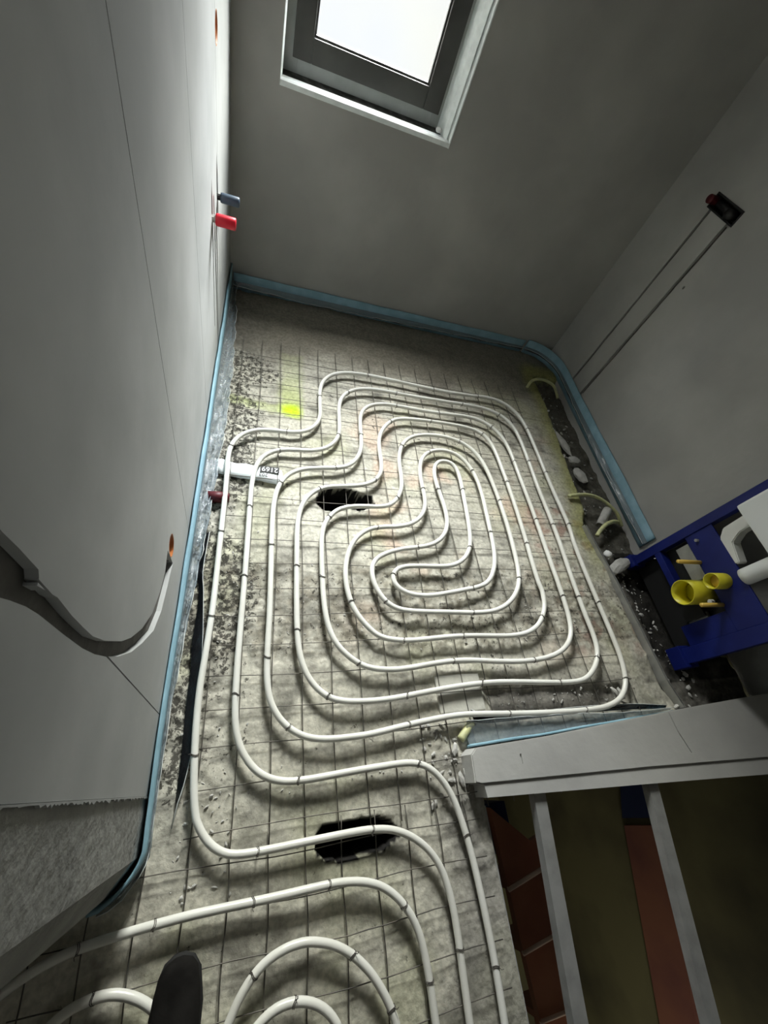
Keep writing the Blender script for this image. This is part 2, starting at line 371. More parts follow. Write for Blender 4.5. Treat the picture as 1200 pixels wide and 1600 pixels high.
# masonry behind the boards; leaves the socket recesses free
back = struct('masonry', bx((XL-.14, .012, -.02), (XL-.0135, 2.75, CZ)), 'backing', wl)
cut(back, [prism(nb(), [(.600+.034*math.cos(a*math.pi/12), .395+.044*math.sin(a*math.pi/12)) for a in range(24)], -.27, -.19, 'x'),
           prism(nb(), [(2.035+.040*math.cos(a*math.pi/12), 1.17+.044*math.sin(a*math.pi/12)) for a in range(24)], -.27, -.19, 'x')])
# rough concrete end of the left wall with its bevelled outer corner
bm = nb()
prism(bm, [(-.34, .012), (-.203, .012), (-.205, -.113), (-.254, -.176), (-.34, -.182), (-1.6, -.182), (-1.6, .012)], -.02, CZ, 'z')
bmesh.ops.triangulate(bm, faces=bm.faces[:])
struct('concrete_pier', bm, 'concrete', wl)
# ragged plaster lip along the vertical end of the boards
bm = nb(); rng = random.Random(4); z = .03; lip = []
while z < 1.7:
    lip.append((z, .002+rng.random()**4*.005)); z += .004+rng.random()*.008
for i in range(len(lip)-1):
    (za, wa), (zb, wb) = lip[i], lip[i+1]
    q = [(.013, za), (.013-wa, za), (.013-wb, zb), (.013, zb)]
    prism(bm, q, XL-.003, XL+.0015, 'x')
struct('plaster_lip', bm, 'board', wl)

# back wall with the window opening
WX0, WX1, WZ0, WZ1 = .008, .808, .995, 2.18
bw = struct('wall_back', bx((-.35, YB, -.02), (2.7, YB+.30, CZ)), 'plaster')
cut(bw, [bx((WX0, YB-.05, WZ0), (WX1, YB+.4, WZ1)), bx((WX0-.0055, YB-.05, WZ0-.0235), (WX1+.0215, YB+.0275, WZ1+.02))])
# right wall and the niche behind the toilet frame
rw = struct('wall_right', bx((XR, .885, -.08), (XR+.40, 2.75, CZ)), 'plaster')
def strip(y_a, z_a, y_b, z_b, wd, seed=0):
    rg = random.Random(seed); n = 22; L = []; Rr = []
    for k in range(n+1):
        t = k/n; y = y_a+(y_b-y_a)*t; z = z_a+(z_b-z_a)*t
        L.append((y-wd/2*(1+.25*(rg.random()-.5)), z)); Rr.append((y+wd/2*(1+.25*(rg.random()-.5)), z))
    return prism(nb(), L+Rr[::-1], XR-.02, XR+.016, 'x')
VB = bx((XR-.02, 2.045, 1.19), (XR+.06, 2.27, 1.26))
cut(rw, [VB, strip(2.215, .02, 2.235, 1.195, .017, 1), strip(2.060, .02, 2.075, 1.195, .024, 2),
         prism(nb(), [(2.012+.007*math.cos(a), .905+.009*math.sin(a)) for a in (0, 1, 2, 3, 4, 5)], XR-.02, XR+.03, 'x')])
struct('wall_niche', bx((2.46, -2.6, -.06), (2.6, .9, CZ)), 'concrete')
struct('wall_stairwell_right', bx((2.46, -2.6, -2.8), (2.6, .9, -.06)), 'olive')
struct('trim_2', bx((-1.7, .11, -.46), (2.45, 2.9, -.38)), 'concrete')
struct('trim_3', bx((-1.7, -2.6, -.46), (.79, .11, -.38)), 'concrete')
struct('ceiling', bx((-1.6, -2.6, CZ), (2.7, 2.9, CZ+.1)), 'plaster')
struct('wall_landing', bx((-1.6, -2.7, -2.9), (2.7, -2.6, CZ)), 'plaster')
struct('wall_stair_side', bx((2.6, -2.6, -2.9), (2.72, 0, CZ)), 'plaster')
struct('wall_landing_left', bx((-1.72, -2.6, -.1), (-1.6, -.18, CZ)), 'plaster')

# ---------------------------------------------------------------- window
win = thing('window_1', None, None, kind='structure')
def frame(bm, xa, xb, za, zb, wdt, ya, yb, bev=.002):
    box(bm, (xa, ya, za), (xa+wdt, yb, zb), bev); box(bm, (xb-wdt, ya, za), (xb, yb, zb), bev)
    box(bm, (xa+wdt, ya, za), (xb-wdt, yb, za+wdt), bev); box(bm, (xa+wdt, ya, zb-wdt), (xb-wdt, yb, zb), bev); return bm
YF = 2.68
obj('window_frame', frame(nb(), WX0-.004, WX1-.02, WZ0-.002, WZ1+.01, .066, YF+.010, YF+.07), 'framelight', win)
obj('sash', frame(nb(), WX0+.040, WX1-.055, WZ0+.062, WZ1-.03, .082, YF, YF+.06, .004), 'frame', win)
obj('glazing_bead', frame(nb(), WX0+.122, WX1-.137, WZ0+.144, WZ1-.112, .009, YF+.012, YF+.03, .001), 'frame', win)
obj('glass_pane', bx((WX0+.13, YF+.030, WZ0+.152), (WX1-.145, YF+.036, WZ1-.12)), 'glass', win)
# white corner bead round the opening
bm = nb()
prism(bm, [(YB-.004, WZ0-.023), (YB-.004, WZ0-.004), (YB+.003, WZ0+.003), (YB+.026, WZ0+.004), (YB+.045, WZ0+.006), (YB+.045, WZ0-.0), (YB+.026, WZ0-.023)], WX0-.006, WX1+.02, 'x')
prism(bm, [(WX1+.022, YB-.004), (WX1+.017, YB-.003), (WX1-.004, YB+.028), (WX1+.022, YB+.028)], WZ0-.024, WZ1, 'z')
prism(bm, [(WX0-.006, YB-.004), (WX0-.004, YB-.004), (WX0+.003, YB+.028), (WX0-.006, YB+.028)], WZ0-.02, WZ1, 'z')
obj('corner_bead', bm, 'bead', win)
# plaster reveals: right one rounded, sill slightly dished
bm = nb(); prism(bm, [(WX1+.001, YB+.008), (WX1-.02, YB+.03), (WX1-.035, YB+.06), (WX1-.042, YF+.012), (WX1+.001, YF+.012)], WZ0, WZ1, 'z')
obj('reveal', bm, 'bead', win)
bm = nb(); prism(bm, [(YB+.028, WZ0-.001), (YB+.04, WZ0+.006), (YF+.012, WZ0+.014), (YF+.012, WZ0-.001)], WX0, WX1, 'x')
obj('sill', bm, 'sill_shade', win)
def chunk(name, loc, size, m, label, cat, group=None, seed=0, rz=0, det=2):
    bm = nb(); bmesh.ops.create_icosphere(bm, subdivisions=det, radius=1)
    for v in bm.verts:
        k = 1+.28*noise.noise(v.co*1.3+Vector((seed*3.1, seed, 0)))+.14*noise.noise(v.co*3.1+Vector((seed, 7, seed)))
        v.co = Vector((v.co.x*size[0], v.co.y*size[1], v.co.z*size[2]))*k/2
    o = obj(name, bm, m, None, smooth=(m == 'chalk')); o.location = loc; o.rotation_euler = (0, 0, rz)
    return tag(o, label, cat, group)
chunk('plaster_lump', (.765, YB+.035, WZ0+.022), (.034, .026, .024), 'chalk', 'small white plaster lump in the right corner of the window sill', 'debris', seed=3)

# ---------------------------------------------------------------- edge insulation strips with film skirt
def ribbon(bm, A, B):
    """surface between two 3D polylines of equal length"""
    a = [bm.verts.new(p) for p in A]; b = [bm.verts.new(p) for p in B]
    for i in range(len(A)-1): bm.faces.new((a[i], a[i+1], b[i+1], b[i]))
    return bm
def strip_thing(label, path, nrm, hgt, skirt, seed=0, wave=1.0, black=None, gap=0.0, fm='film_dull'):
    """path: wall-foot points; nrm: per point direction into the room; skirt: per point width"""
    t = thing('edge_insulation_strip', label, 'insulation strip', path[0])
    t.location = (0, 0, 0)
    P = smooth_path([Vector(p) for p in path], .02, 0); n = len(P)
    def lerp(L, s):
        s *= len(L)-1; i = min(int(s), len(L)-2); f_ = s-i
        return L[i]+(L[i+1]-L[i])*f_
    N = [lerp([Vector(q) for q in nrm], i/(n-1)).normalized() for i in range(n)]
    th = .008
    bm = nb()
    H0 = [P[i]+N[i]*(.002+gap*math.sin(i*.13)**2)+Vector((0, 0, -.008)) for i in range(n)]
    off = [N[i]*(.002+.004*noise.noise(Vector((i*.11, seed, 0)))) for i in range(n)]
    T0 = [P[i]+N[i]*.004+off[i]+Vector((0, 0, hgt+.006*noise.noise(Vector((i*.06, seed, 2))))) for i in range(n)]
    A = [H0, T0, [T0[i]+N[i]*th for i in range(n)], [H0[i]+N[i]*th for i in range(n)]]
    V = [[bm.verts.new(p) for p in row] for row in A]
    for r_ in range(4):
        a = V[r_]; b = V[(r_+1) % 4]
        for i in range(n-1): bm.faces.new((a[i], a[i+1], b[i+1], b[i]))
    for e in (0, n-1): bm.faces.new([V[k][e] for k in range(4)])
    bmesh.ops.recalc_face_normals(bm, faces=bm.faces[:])
    obj('foam_strip', bm, 'foam', t, True)
    # crinkled film: starts low on the foam, drapes over the floor edge and curls up
    bm = nb(); m_ = 12; rows = []
    for i in range(n):
        wd = lerp(skirt, i/(n-1)); row = []
        for k in range(m_+1):
            s = k/m_
            cr = wave*.011*(noise.noise(Vector((i*.26, k*.55, seed)))+.6*noise.noise(Vector((i*.7, k*1.3, seed+5))))*min(1, s*4)
            z = .42*hgt*(1-s)**1.9+.010+.030*s*s+cr
            row.append(bm.verts.new(P[i]+N[i]*(.014+wd*s+cr*.5)+Vector((0, 0, z))))
        rows.append(row)
    edge = [rows[i][m_].co.copy() for i in range(n)]
    for i in range(n-1):
        for k in range(m_): bm.faces.new((rows[i][k], rows[i+1][k], rows[i+1][k+1], rows[i][k+1]))
    obj('film_skirt', bm, fm, t, True)
    obj('film_hem', tube(nb(), edge, .0012, 5), 'fedge', t, True)
    if black:
        A = smooth_path([Vector((a, b, .008)) for a, b in black[0]], .02, 0); B = smooth_path([Vector((a, b, .022)) for a, b in black[1]], .02, 0)
        k = min(len(A), len(B)); A = [A[int(i*(len(A)-1)/(k-1))] for i in range(k)]; B = [B[int(i*(len(B)-1)/(k-1))] for i in range(k)]
        A = [p+Vector((0, 0, .004*noise.noise(Vector((i*.5, 0, 0))))) for i, p in enumerate(A)]
        bm = ribbon(nb(), A, B); obj('black_film', bm, 'black_film', t, True)
        obj('film_hem', tube(nb(), [p+Vector((0, 0, .002)) for p in B], .0012, 5), 'fedge', t, True)
    return t
strip_thing('blue foam edge strip with crinkled clear film along the left wall',
            [(XL, 2.595, 0), (XL, 1.8, 0), (XL, 1.0, 0), (XL, .3, 0), (XL+.006, -.02, 0), (XL+.004, -.113, 0), (-.250, -.178, 0), (-.30, -.187, 0)],
            [(1, -.3, 0), (1, 0, 0), (1, 0, 0), (1, 0, 0), (1, 0, 0), (1, -.3, 0), (.7, -1, 0), (.2, -1, 0)],
            .150, [.02, .035, .05, .06, .06, .06, .05, .045, .03, .018, .010, .004, .003], 1, 2.4, fm='film',
            black=([(-.168, .86), (-.166, .70), (-.150, .597), (-.152, .44), (-.146, .337), (-.146, .225), (-.142, .105), (-.142, -.018), (-.145, -.074)],
                   [(-.140, .86), (-.146, .70), (-.135, .609), (-.118, .426), (-.112, .265), (-.112, .138), (-.122, .041), (-.138, -.03), (-.143, -.076)]))
strip_thing('blue foam edge strip along the back wall under the window',
            [(XL+.02, YB, 0), (.5, YB, 0), (1.2, YB, 0), (1.9, YB, 0)], [(0, -1, 0), (0, -1, 0), (0, -1, 0), (0, -1, 0)], .098, [.03, .05, .04, .02, .01], 2, .7)
strip_thing('blue foam edge strip rounding the corner and along the right wall to the blue frame',
            [(1.905, YB, 0), (2.02, YB-.03, 0), (2.10, YB-.11, 0), (XR, YB-.25, 0), (XR, 2.0, 0), (XR, 1.5, 0), (XR, .90, 0)],
            [(0, -1, 0), (-.4, -1, 0), (-1, -.6, 0), (-1, -.1, 0), (-1, 0, 0), (-1, 0, 0), (-1, 0, 0)], .108, [.01, .012, .012, .02, .03, .035, .03, .02], 3, .6)
strip_thing('crinkled film edge strip on the room side of the low partition',
            [(.80, .030, 0), (1.2, .042, 0), (1.55, .055, 0), (1.82, .068, 0)], [(0, 1, 0), (0, 1, 0), (0, 1, 0), (0, 1, 0)], .030,
            [.075, .06, .045, .02, .006], 4, .5,
            black=([(.845, .115), (.90, .105), (1.1, .105), (1.35, .105), (1.6, .10), (1.80, .088)], [(.835, .155), (.90, .135), (1.1, .128), (1.35, .128), (1.6, .12), (1.80, .10)]))

# ---------------------------------------------------------------- wire mesh sheets
def mesh_sheet(label, xs, ys, x_rng, y_rng, z, seed):
    rg = random.Random(seed); bm = nb()
    for x in xs:
        n = 24; tube(bm, [Vector((x+.003*math.sin(k*.7+x*9), y_rng[0]+(y_rng[1]-y_rng[0])*k/n, z+.003*noise.noise(Vector((x*3, k*.3, seed))))) for k in range(n+1)], .0018, 5)
    for y in ys:
        n = 24; tube(bm, [Vector((x_rng[0]+(x_rng[1]-x_rng[0])*k/n, y+.004*math.sin(k*.5+y*7)+rg.uniform(-.001, .001), z+.003+.003*noise.noise(Vector((k*.3, y*3, seed))))) for k in range(n+1)], .0015, 5)
    return tag(obj('reinforcement_mesh', bm, 'wire', None, True), label, 'wire mesh')
mesh_sheet('large rusty steel wire mesh sheet under the spiral of white pipe', [.012+.1022*k for k in range(-1, 17)], [.010+.1035*k for k in range(-1, 20)], (-.11, 1.66), (-.14, 2.12), .015, 1)
mesh_sheet('steel wire mesh sheet under the pipe bends nearest the photographer', [-.092+.1045*k for k in range(-3, 9)], [-.165-.098*k for k in range(0, 8)], (-.42, .79), (-.95, -.10), .013, 2)

# ---------------------------------------------------------------- heating pipes
PR = .0105
TRACES = [
 ('long white floor heating pipe laid in a double spiral across the room', [(0.638,-0.61),(0.639,-0.584),(0.638,-0.501),(0.645,-0.406),(0.639,-0.345),(0.633,-0.299),(0.618,-0.254),(0.589,-0.216),(0.553,-0.187),(0.51,-0.163),(0.466,-0.15),(0.415,-0.145),(0.371,-0.144),(0.328,-0.145),(0.212,-0.146),(0.124,-0.15),(0.039,-0.15),(0.01,-0.145),(-0.019,-0.133),(-0.045,-0.112),(-0.068,-0.084),(-0.086,-0.047),(-0.095,-0.009),(-0.112,0.186),(-0.111,0.276),(-0.106,0.364),(-0.101,0.458),(-0.098,0.548),(-0.096,0.644),(-0.1,0.903),(-0.096,1.034),(-0.1,1.142),(-0.105,1.23),(-0.101,1.295),(-0.081,1.346),(-0.043,1.392),(0.013,1.422),(0.086,1.429),(0.145,1.424),(0.214,1.434),(0.261,1.46),(0.302,1.511),(0.318,1.564),(0.315,1.657),(0.314,1.754),(0.329,1.834),(0.376,1.899),(0.452,1.939),(0.538,1.951),(0.644,1.95),(0.703,1.947),(0.803,1.943),(0.957,1.931),(1.117,1.925),(1.287,1.931),(1.408,1.946),(1.487,1.934),(1.566,1.877),(1.613,1.8),(1.623,1.691),(1.63,1.547),(1.627,1.327),(1.636,1.182),(1.642,1.065),(1.648,0.954),(1.625,0.926),(1.627,0.759),(1.632,0.55),(1.634,0.412),(1.638,0.324),(1.623,0.252),(1.607,0.203),(1.579,0.166),(1.528,0.132),(1.454,0.114),(1.354,0.113),(1.212,0.115),(1.047,0.123),(0.943,0.131),(0.855,0.138),(0.789,0.14),(0.731,0.139),(0.66,0.132),(0.598,0.127),(0.513,0.117),(0.449,0.108),(0.427,0.107),(0.372,0.105),(0.308,0.104),(0.256,0.109),(0.215,0.119),(0.175,0.141),(0.144,0.169),(0.119,0.204),(0.102,0.243),(0.094,0.293),(0.092,0.365),(0.093,0.431),(0.097,0.535),(0.096,0.66),(0.093,0.819),(0.094,0.932),(0.097,1.012),(0.107,1.088),(0.135,1.148),(0.176,1.189),(0.227,1.214),(0.309,1.229),(0.393,1.235),(0.441,1.251),(0.489,1.302),(0.518,1.369),(0.522,1.444),(0.521,1.534),(0.528,1.617),(0.55,1.663),(0.6,1.711),(0.678,1.736),(0.773,1.73),(0.87,1.725),(0.97,1.723),(1.107,1.73),(1.227,1.74),(1.311,1.722),(1.383,1.663),(1.417,1.591),(1.434,1.505),(1.432,1.396),(1.432,1.271),(1.439,1.111),(1.438,0.971),(1.433,0.804),(1.435,0.643),(1.431,0.524),(1.419,0.461),(1.405,0.417),(1.372,0.376),(1.318,0.342),(1.234,0.318),(1.112,0.312),(0.999,0.317),(0.913,0.327),(0.835,0.331),(0.772,0.329),(0.716,0.324),(0.662,0.318),(0.609,0.312),(0.551,0.307),(0.489,0.312),(0.448,0.322),(0.424,0.332),(0.39,0.353),(0.351,0.388),(0.323,0.43),(0.308,0.478),(0.298,0.533),(0.294,0.61),(0.294,0.677),(0.294,0.791),(0.297,0.875),(0.309,0.923),(0.343,0.974),(0.38,1.007),(0.433,1.024),(0.509,1.031),(0.578,1.028),(0.626,1.041),(0.672,1.081),(0.705,1.151),(0.708,1.22),(0.707,1.301),(0.715,1.376),(0.747,1.453),(0.795,1.501),(0.856,1.528),(0.936,1.542),(1.034,1.54),(1.111,1.522),(1.17,1.472),(1.214,1.408),(1.229,1.314),(1.241,1.217),(1.246,1.104),(1.249,0.987),(1.244,0.885),(1.237,0.78),(1.228,0.704),(1.203,0.64),(1.166,0.593),(1.102,0.549),(1.055,0.531),(0.981,0.521),(0.919,0.521),(0.844,0.525),(0.77,0.526),(0.699,0.528),(0.629,0.532),(0.589,0.541),(0.551,0.564),(0.522,0.605),(0.504,0.653),(0.499,0.696),(0.509,0.74),(0.527,0.771),(0.595,0.8),(0.658,0.819),(0.72,0.824),(0.793,0.837),(0.847,0.865),(0.889,0.91),(0.911,0.964),(0.917,1.038),(0.906,1.113),(0.895,1.191),(0.893,1.272),(0.909,1.328),(0.948,1.36),(0.995,1.361),(1.028,1.338),(1.044,1.302),(1.043,1.217),(1.037,1.135),(1.031,1.037),(1.021,0.926),(1.006,0.847),(0.976,0.795),(0.929,0.757),(0.876,0.736),(0.812,0.734),(0.72,0.735),(0.653,0.733),(0.614,0.721),(0.588,0.691),(0.591,0.655),(0.614,0.619),(0.661,0.602),(0.718,0.595),(0.77,0.599),(0.833,0.61),(0.914,0.626),(0.997,0.638),(1.043,0.657),(1.085,0.701),(1.117,0.767),(1.131,0.844),(1.137,0.943),(1.144,1.046),(1.151,1.156),(1.149,1.239),(1.134,1.313),(1.105,1.376),(1.066,1.416),(1.02,1.432),(0.963,1.435),(0.913,1.425),(0.859,1.386),(0.828,1.338),(0.811,1.252),(0.812,1.172),(0.818,1.095),(0.807,1.038),(0.771,0.981),(0.716,0.942),(0.643,0.927),(0.581,0.926),(0.52,0.917),(0.466,0.885),(0.426,0.835),(0.398,0.773),(0.389,0.7),(0.387,0.665),(0.393,0.604),(0.405,0.558),(0.428,0.513),(0.456,0.475),(0.491,0.443),(0.503,0.431),(0.559,0.417),(0.611,0.412),(0.679,0.415),(0.749,0.421),(0.821,0.425),(0.91,0.426),(1.007,0.421),(1.092,0.418),(1.176,0.426),(1.236,0.453),(1.282,0.496),(1.313,0.548),(1.327,0.602),(1.327,0.674),(1.319,0.617),(1.321,0.706),(1.324,0.818),(1.334,0.927),(1.334,1.071),(1.335,1.227),(1.331,1.349),(1.326,1.453),(1.324,1.538),(1.288,1.601),(1.233,1.636),(1.16,1.643),(1.058,1.649),(0.956,1.647),(0.856,1.643),(0.769,1.637),(0.719,1.617),(0.677,1.58),(0.628,1.507),(0.613,1.448),(0.61,1.372),(0.613,1.299),(0.61,1.238),(0.579,1.185),(0.52,1.15),(0.456,1.136),(0.387,1.131),(0.32,1.119),(0.268,1.092),(0.225,1.04),(0.201,0.972),(0.194,0.892),(0.194,0.787),(0.193,0.662),(0.193,0.597),(0.193,0.474),(0.198,0.399),(0.212,0.333),(0.239,0.285),(0.271,0.249),(0.308,0.224),(0.357,0.213),(0.425,0.209),(0.495,0.209),(0.55,0.213),(0.613,0.22),(0.678,0.226),(0.744,0.233),(0.813,0.238),(0.883,0.241),(0.955,0.243),(1.027,0.24),(1.138,0.232),(1.316,0.218),(1.379,0.221),(1.443,0.247),(1.497,0.299),(1.522,0.35),(1.53,0.414),(1.524,0.504),(1.52,0.654),(1.547,0.939),(1.536,1.067),(1.531,1.248),(1.539,1.375),(1.539,1.484),(1.537,1.61),(1.533,1.702),(1.486,1.776),(1.418,1.819),(1.321,1.841),(1.208,1.839),(1.045,1.836),(0.888,1.832),(0.788,1.834),(0.69,1.841),(0.603,1.834),(0.527,1.823),(0.459,1.769),(0.425,1.717),(0.412,1.641),(0.412,1.537),(0.413,1.459),(0.387,1.401),(0.336,1.347),(0.274,1.324),(0.198,1.321),(0.125,1.315),(0.075,1.293),(0.031,1.249),(0.01,1.191),(0.002,1.103),(0.002,1.003),(0.002,0.91),(0.002,0.807),(0.002,0.659),(0.0,0.559),(-0.002,0.433),(-0.003,0.318),(-0.002,0.245),(0.003,0.176),(0.011,0.131),(0.033,0.087),(0.058,0.055),(0.086,0.03),(0.119,0.014),(0.166,0.002),(0.214,0.003),(0.288,0.005),(0.365,0.009),(0.418,0.012),(0.472,0.011),(0.517,0.015),(0.567,0.012),(0.607,0.006),(0.643,-0.016),(0.672,-0.049),(0.694,-0.085),(0.708,-0.126),(0.714,-0.158),(0.726,-0.211),(0.731,-0.262),(0.736,-0.324),(0.738,-0.379),(0.741,-0.44),(0.741,-0.498),(0.74,-0.556),(0.738,-0.605),(0.736,-0.639)]),
 ('white heating pipe sweeping left below the lower floor hole to the frame edge', [(0.546,-0.597),(0.544,-0.564),(0.543,-0.508),(0.539,-0.451),(0.531,-0.394),(0.513,-0.353),(0.482,-0.314),(0.449,-0.287),(0.415,-0.268),(0.362,-0.254),(0.304,-0.248),(0.237,-0.25),(0.168,-0.251),(0.086,-0.252),(0.007,-0.251),(-0.068,-0.251),(-0.139,-0.253),(-0.261,-0.263),(-0.314,-0.267),(-0.361,-0.279),(-0.406,-0.295),(-0.439,-0.313),(-0.469,-0.334)]),
 ('white heating pipe arch standing to the right of the dark shoe', [(0.021,-0.481),(0.036,-0.456),(0.052,-0.421),(0.08,-0.391),(0.117,-0.366),(0.156,-0.354),(0.203,-0.351),(0.218,-0.352),(0.25,-0.359),(0.287,-0.369),(0.324,-0.389),(0.36,-0.417),(0.39,-0.448),(0.413,-0.482),(0.431,-0.518),(0.441,-0.542),(0.445,-0.575)]),
 ('white heating pipe bend passing behind the dark shoe at the bottom left', [(-0.353,-0.4),(-0.331,-0.378),(-0.3,-0.363),(-0.267,-0.356),(-0.231,-0.355),(-0.204,-0.36),(-0.164,-0.374),(-0.122,-0.402),(-0.089,-0.437),(-0.068,-0.474)]),
 ('smallest white pipe arch nested inside the arch right of the shoe', [(0.08,-0.49),(0.103,-0.47),(0.133,-0.455),(0.17,-0.45),(0.209,-0.454),(0.246,-0.469),(0.271,-0.488),(0.29,-0.51),(0.301,-0.537)])]
tie_me = None
def tie_bm():
    bm = nb(); n = 16
    for off in (0, .0035):
        tube(bm, [Vector((off-.002+.002*math.sin(k), (PR+.0012)*math.cos(2*math.pi*k/n), (PR+.0012)*math.sin(2*math.pi*k/n))) for k in range(n+1)], .0009, 5, False)
    tube(bm, [Vector((0, PR*.6, PR*.9)), Vector((.004, PR*1.0, PR*1.5)), Vector((.002, PR*1.5, PR*1.9))], .0009, 5)
    tube(bm, [Vector((0, 0, -PR)), Vector((0, .004, -PR-.010)), Vector((.0, -.004, -PR-.013))], .0009, 5)
    return bm
first_tie = None
for q, (lab, pts) in enumerate(TRACES):
    path = smooth_path([Vector((a, b, .034+.004*nz2(a, b, 2.5, 61))) for a, b in pts], .014, 1)
    po = tag(obj('heating_pipe', tube(nb(), path, PR, 14), 'pipe', None, True), lab, 'pipe', 'white floor heating pipes')
    L = sum((path[i+1]-path[i]).length for i in range(len(path)-1))
    gapd = max(.20, L/93); acc = gapd*.6; rg = random.Random(q); nxt = gapd
    for i in range(2, len(path)-2):
        acc += (path[i+1]-path[i]).length
        if acc >= nxt and path[i].y > -.62:
            acc = 0; nxt = gapd*rg.uniform(.7, 1.3)
            if first_tie is None:
                o = obj('wire_tie', tie_bm(), 'tie', None, True); first_tie = o
            else:
                o = first_tie.copy(); C.objects.link(o)
            o.parent = po; tdir = (path[i+1]-path[i-1]).normalized()
            o.location = path[i]; o.rotation_euler = (0, -math.asin(max(-1, min(1, tdir.z))), math.atan2(tdir.y, tdir.x)+rg.uniform(-.25, .25))

# ---------------------------------------------------------------- floor fittings and debris
lb = thing('printed_film_strip', 'torn white film strip with printed numbers under the pipe at the left', 'film scrap', (0, 0, 0))
A = [Vector((x, y+.008*noise.noise(Vector((i*.4, 1, 0))), .016+.006*noise.noise(Vector((i*.35, 0, 0))))) for i, (x, y) in enumerate([(-.15+.28*k/14, 1.232-.03*k/14) for k in range(15)])]
B = [Vector((x, y+.006*noise.noise(Vector((i*.5, 5, 0))), .014+.005*noise.noise(Vector((i*.35, 4, 0))))) for i, (x, y) in enumerate([(-.15+.29*k/14, 1.155-.035*k/14) for k in range(15)])]
bm = ribbon(nb(), A, B); o = obj('film_scrap', bm, 'bead', lb, True)
md = o.modifiers.new('t', 'SOLIDIFY'); md.thickness = .0008
def text(s, size, loc, rz, m, parent, rx=0, ry=0, ext=.0004):
    c = bpy.data.curves.new('t', 'FONT'); c.body = s; c.size = size; c.extrude = ext; c.align_x = 'CENTER'; c.align_y = 'CENTER'
    t = bpy.data.objects.new('t', c); C.objects.link(t); dg = bpy.context.evaluated_depsgraph_get()
    me = bpy.data.meshes.new_from_object(t.evaluated_get(dg)); bpy.data.objects.remove(t)
    me.materials.clear(); me.materials.append(M[m]); o = bpy.data.objects.new('printed_number', me); C.objects.link(o)
    o.parent = parent; o.location = loc; o.rotation_euler = (rx, ry, rz); return o
bm = bx((.035, 1.182, .020), (.118, 1.214, .0212)); o = obj('print_panel', bm, 'ink', lb); 
text('2169', .036, (.077, 1.198, .0218), math.pi-.08, 'bead', lb)
text('203', .026, (.050, 1.165, .0225), math.pi-.08, 'ink', lb)
# dark red capped stub at the left edge
t = thing('capped_stub', 'dark red capped stub on the floor at the left wall', 'pipe stub', (-.105, 1.03, 0))
obj('stub', hollow(nb(), [Vector((-.06, 0, .018)), Vector((.012, .0, .018))], .024, .004), 'darkred', t, True)
obj('cap', tube(nb(), [Vector((.008, 0, .018)), Vector((.02, 0, .018)), Vector((.024, 0, .018))], .022, 18, rfun=lambda s: .023-.006*s), 'darkred', t, True)
# concrete insert plate
o = tag(obj('paving_block', bx((.715, .150, -.02), (.905, .285, .013), .004), 'block'), 'pale square concrete block let into the floor beside the partition end', 'block')
# conduits
def conduit(pts, r, m, label, hol=True):
    t = tag(obj('conduit', tube(nb(), smooth_path([Vector(p) for p in pts], .008, 0), r, 10), m, None, True), label, 'conduit', 'cream cable conduits'); return t
conduit([(1.775, 2.13, .03), (1.83, 2.19, .05), (1.93, 2.22, .05), (2.03, 2.20, .03), (2.09, 2.15, -.03)], .010, 'conduit', 'cream conduit bowed out of the trench near the far right corner')
conduit([(1.745, 1.215, .02), (1.86, 1.225, .035), (1.97, 1.205, .03), (2.06, 1.13, .015), (2.11, 1.06, -.03)], .010, 'conduit', 'long pale yellow conduit lying across the trench to the right wall')
conduit([(1.865, .975, -.012), (1.90, 1.01, .0), (1.96, 1.05, .0), (2.04, 1.08, -.01), (2.11, 1.085, -.03)], .012, 'conduit', 'short bent yellow conduit between grey tube and white plaster knob')
conduit([(.775, .062, .012), (.80, .085, .014), (.835, .112, .012)], .0145, 'conduit', 'short yellow conduit stub at the left end of the partition')
tag(obj('grey_tube', hollow(nb(), [Vector((1.93, 1.05, -.02)), Vector((2.02, 1.155, .0))], .024, .004), 'rock', None, True), 'short grey mortar-covered tube under the yellow conduit', 'tube')
# metal edge profile on the trench rim
bm = nb()
for a, b in zip([(1.765, 1.03), (1.80, .80), (1.812, .70)], [(1.80, .80), (1.812, .70), (1.838, .40)]): pass
PP = [Vector((1.765, 1.02, .010)), Vector((1.79, .85, .008)), Vector((1.812, .70, .010)), Vector((1.832, .45, .010)), Vector((1.85, .20, .012)), Vector((1.885, .085, .010))]
for dx, z_a, z_b in ((0, -.03, .016), (.016, -.03, .012)):
    A = [p+Vector((dx, 0, z_a)) for p in PP]; B = [p+Vector((dx, 0, z_b)) for p in PP]; A2 = [p+Vector((dx+.002, 0, z_a)) for p in PP]; B2 = [p+Vector((dx+.002, 0, z_b)) for p in PP]
    ribbon(bm, A, B); ribbon(bm, B, B2); ribbon(bm, B2, A2)
ribbon(bm, [p+Vector((0, 0, -.012)) for p in PP], [p+Vector((.016, 0, -.012)) for p in PP])
tag(obj('metal_channel', bm, 'galv'), 'narrow grey metal channel along the rim of the right-hand trench', 'metal profile')
